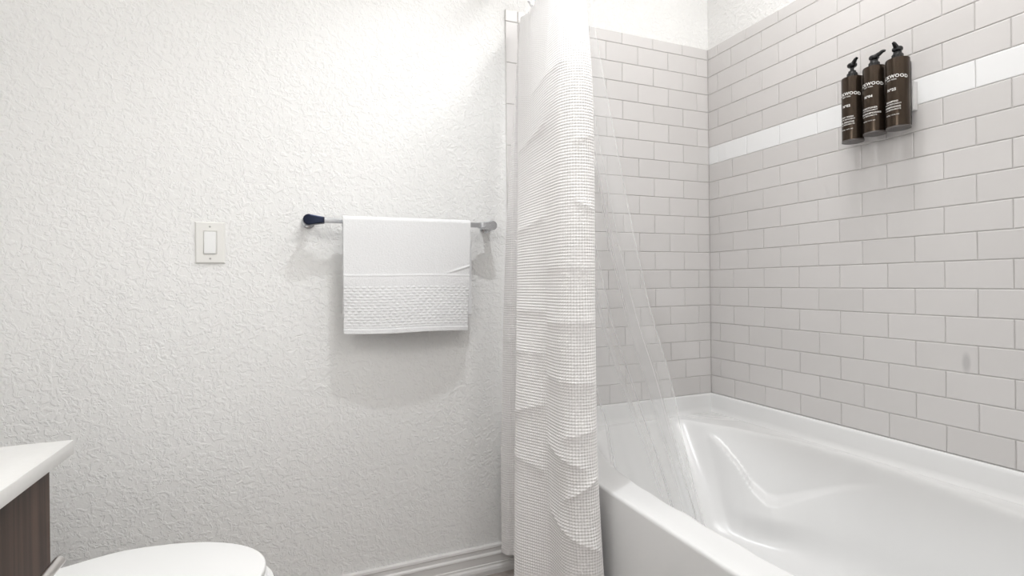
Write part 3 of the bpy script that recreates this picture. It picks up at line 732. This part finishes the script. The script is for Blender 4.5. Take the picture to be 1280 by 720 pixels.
# ------------------------------------------------------------------ vanity and worktop
VY0, VY1, VXF = -1.72, -0.900, -0.320
van = thing('vanity_cabinet', 'dark wood-grain bathroom vanity cabinet under the white worktop', 'cabinet', (-0.56, -1.31, 0.0))
def vp(name, m, *a, bev=0.0, parent=van):
    bm = bmesh.new(); box(bm, *a, bev=bev); o = from_bm(name, bm, m); under(o, van); return o
vp('carcass', M_CARC, XL + .001, VXF - 0.019, VY0, VY1 - 0.0005, 0.09, 0.818)
vp('side_panel', M_WOOD, XL + .001, VXF - 0.0185, VY1 - 0.001, VY1 + 0.0, 0.0, 0.8185)
vp('toe_kick', M_CARC, XL + .05, VXF - 0.08, VY0 + .01, VY1 - .02, 0.0, 0.092)
ym = (VY0 + VY1) / 2
def pull(y0, y1, z, par, vertical=False):
    bm = bmesh.new(); xh = VXF + 0.032
    tube(bm, [(xh, y0, z), (xh, y0 + .001, z), (xh, y1 - .001, z), (xh, y1, z)], [0.0058, 0.0066, 0.0066, 0.0058], 20)
    for y in (y0 + 0.06, y1 - 0.06): tube(bm, [(VXF - 0.001, y, z), (xh, y, z)], 0.0045, 12)
    o = from_bm('handle', bm, M_NICKEL, smooth=35); o['label'] = 'brushed nickel bar handle'
    o.parent = par
for (y0, y1) in ((ym + 0.0015, VY1), (VY0, ym - 0.0015)):
    for (z0, z1, zh) in ((0.555, 0.803, 0.702), (0.10, 0.552, 0.50)):
        bm = bmesh.new(); box(bm, VXF - 0.019, VXF, y0, y1, z0, z1, bev=0.0008)
        d = from_bm('drawer' if z0 > .3 else 'door', bm, M_WOOD); under(d, van)
        pull(y1 - 0.26, y1 - 0.066, zh, d)
bm = bmesh.new(); box(bm, XL + 0.001, -0.297, VY0 - 0.015, -0.883, 0.820, 0.840, bev=0.0014)
tag(from_bm('worktop', bm, M_QUARTZ, smooth=40), 'white quartz worktop lying on the dark wood vanity cabinet', 'worktop')

# ------------------------------------------------------------------ toilet
toi = thing('toilet', 'white toilet with closed lid between the vanity and the textured wall', 'toilet', (-0.40, -0.535, 0.0))
yc = -0.535
def egg(grow=0.0, xb=-0.535, wb=0.155, wmax=0.201, xm=-0.364, tip=0.300, n=64):
    up = []
    for k in range(n + 1):
        a = PI / 2 * k / n
        up.append((xm + (tip + grow) * math.cos(a), (wmax + grow) * math.sin(a)))
    for k in range(1, 17):
        q = k / 16; x = xm + (xb - xm) * q
        up.append((x, (wmax + grow) + (wb + grow - wmax - grow) * (0.5 - 0.5 * math.cos(PI * q))))
    return [(x, yc + y) for x, y in up] + [(x, yc - y) for x, y in up[::-1]][:-1]
def tp(name, bm, m, sm=40): o = from_bm(name, bm, m, smooth=sm); under(o, toi); return o
bm = bmesh.new(); slab_outline(bm, egg(0), 0.424, 0.441, 0.005, 4); tp('lid', bm, M_SEAT)
bm = bmesh.new(); slab_outline(bm, egg(0.002), 0.404, 0.4225, 0.004, 3); tp('seat', bm, M_SEAT)
for s in (1, -1):
    bm = bmesh.new(); box(bm, -0.562, -0.532, yc + s * 0.075 - 0.018, yc + s * 0.075 + 0.018, 0.402, 0.438, bev=0.006); tp('hinge', bm, M_SEAT)
# bowl and pedestal, lofted
bm = bmesh.new(); rings = []
lev = [(0.0, 0.60, -0.10, 0.0), (0.02, 0.60, -0.10, 0.0), (0.10, 0.52, -0.115, 0.0), (0.19, 0.56, -0.09, 0.0), (0.27, 0.78, -0.035, 0.0), (0.33, 0.95, -0.005, 0.0), (0.365, 1.0, 0.010, 0.0), (0.395, 1.0, 0.016, 0.0), (0.402, 0.985, 0.013, 0)]
for z, wf, dx, _ in lev:
    rings.append([bm.verts.new(((-0.44 + (x + 0.44) * (0.75 + 0.25 * wf) + dx * (x > -0.44) * min(1, (x + .44) / .2)), yc + (y - yc) * wf, z)) for x, y in egg(0.004, xb=-0.66, wb=0.15)])
for a, b2 in zip(rings, rings[1:]):
    n = len(a)
    for k in range(n): bm.faces.new((a[k], a[(k + 1) % n], b2[(k + 1) % n], b2[k]))
bm.faces.new(rings[0][::-1]); bm.faces.new(rings[-1]); tp('bowl', bm, M_PORC, 50)
bm = bmesh.new(); box(bm, XL + 0.010, -0.625, yc - 0.20, yc + 0.20, 0.395, 0.75, bev=0.022, seg=4); tp('tank', bm, M_PORC)
bm = bmesh.new(); box(bm, XL + 0.004, -0.617, yc - 0.21, yc + 0.21, 0.75, 0.785, bev=0.010, seg=3); tp('tank_lid', bm, M_PORC)
bm = bmesh.new(); box(bm, -0.626, -0.610, yc - 0.165, yc - 0.085, 0.690, 0.704, bev=0.004); tp('flush_lever', bm, M_CHROME)
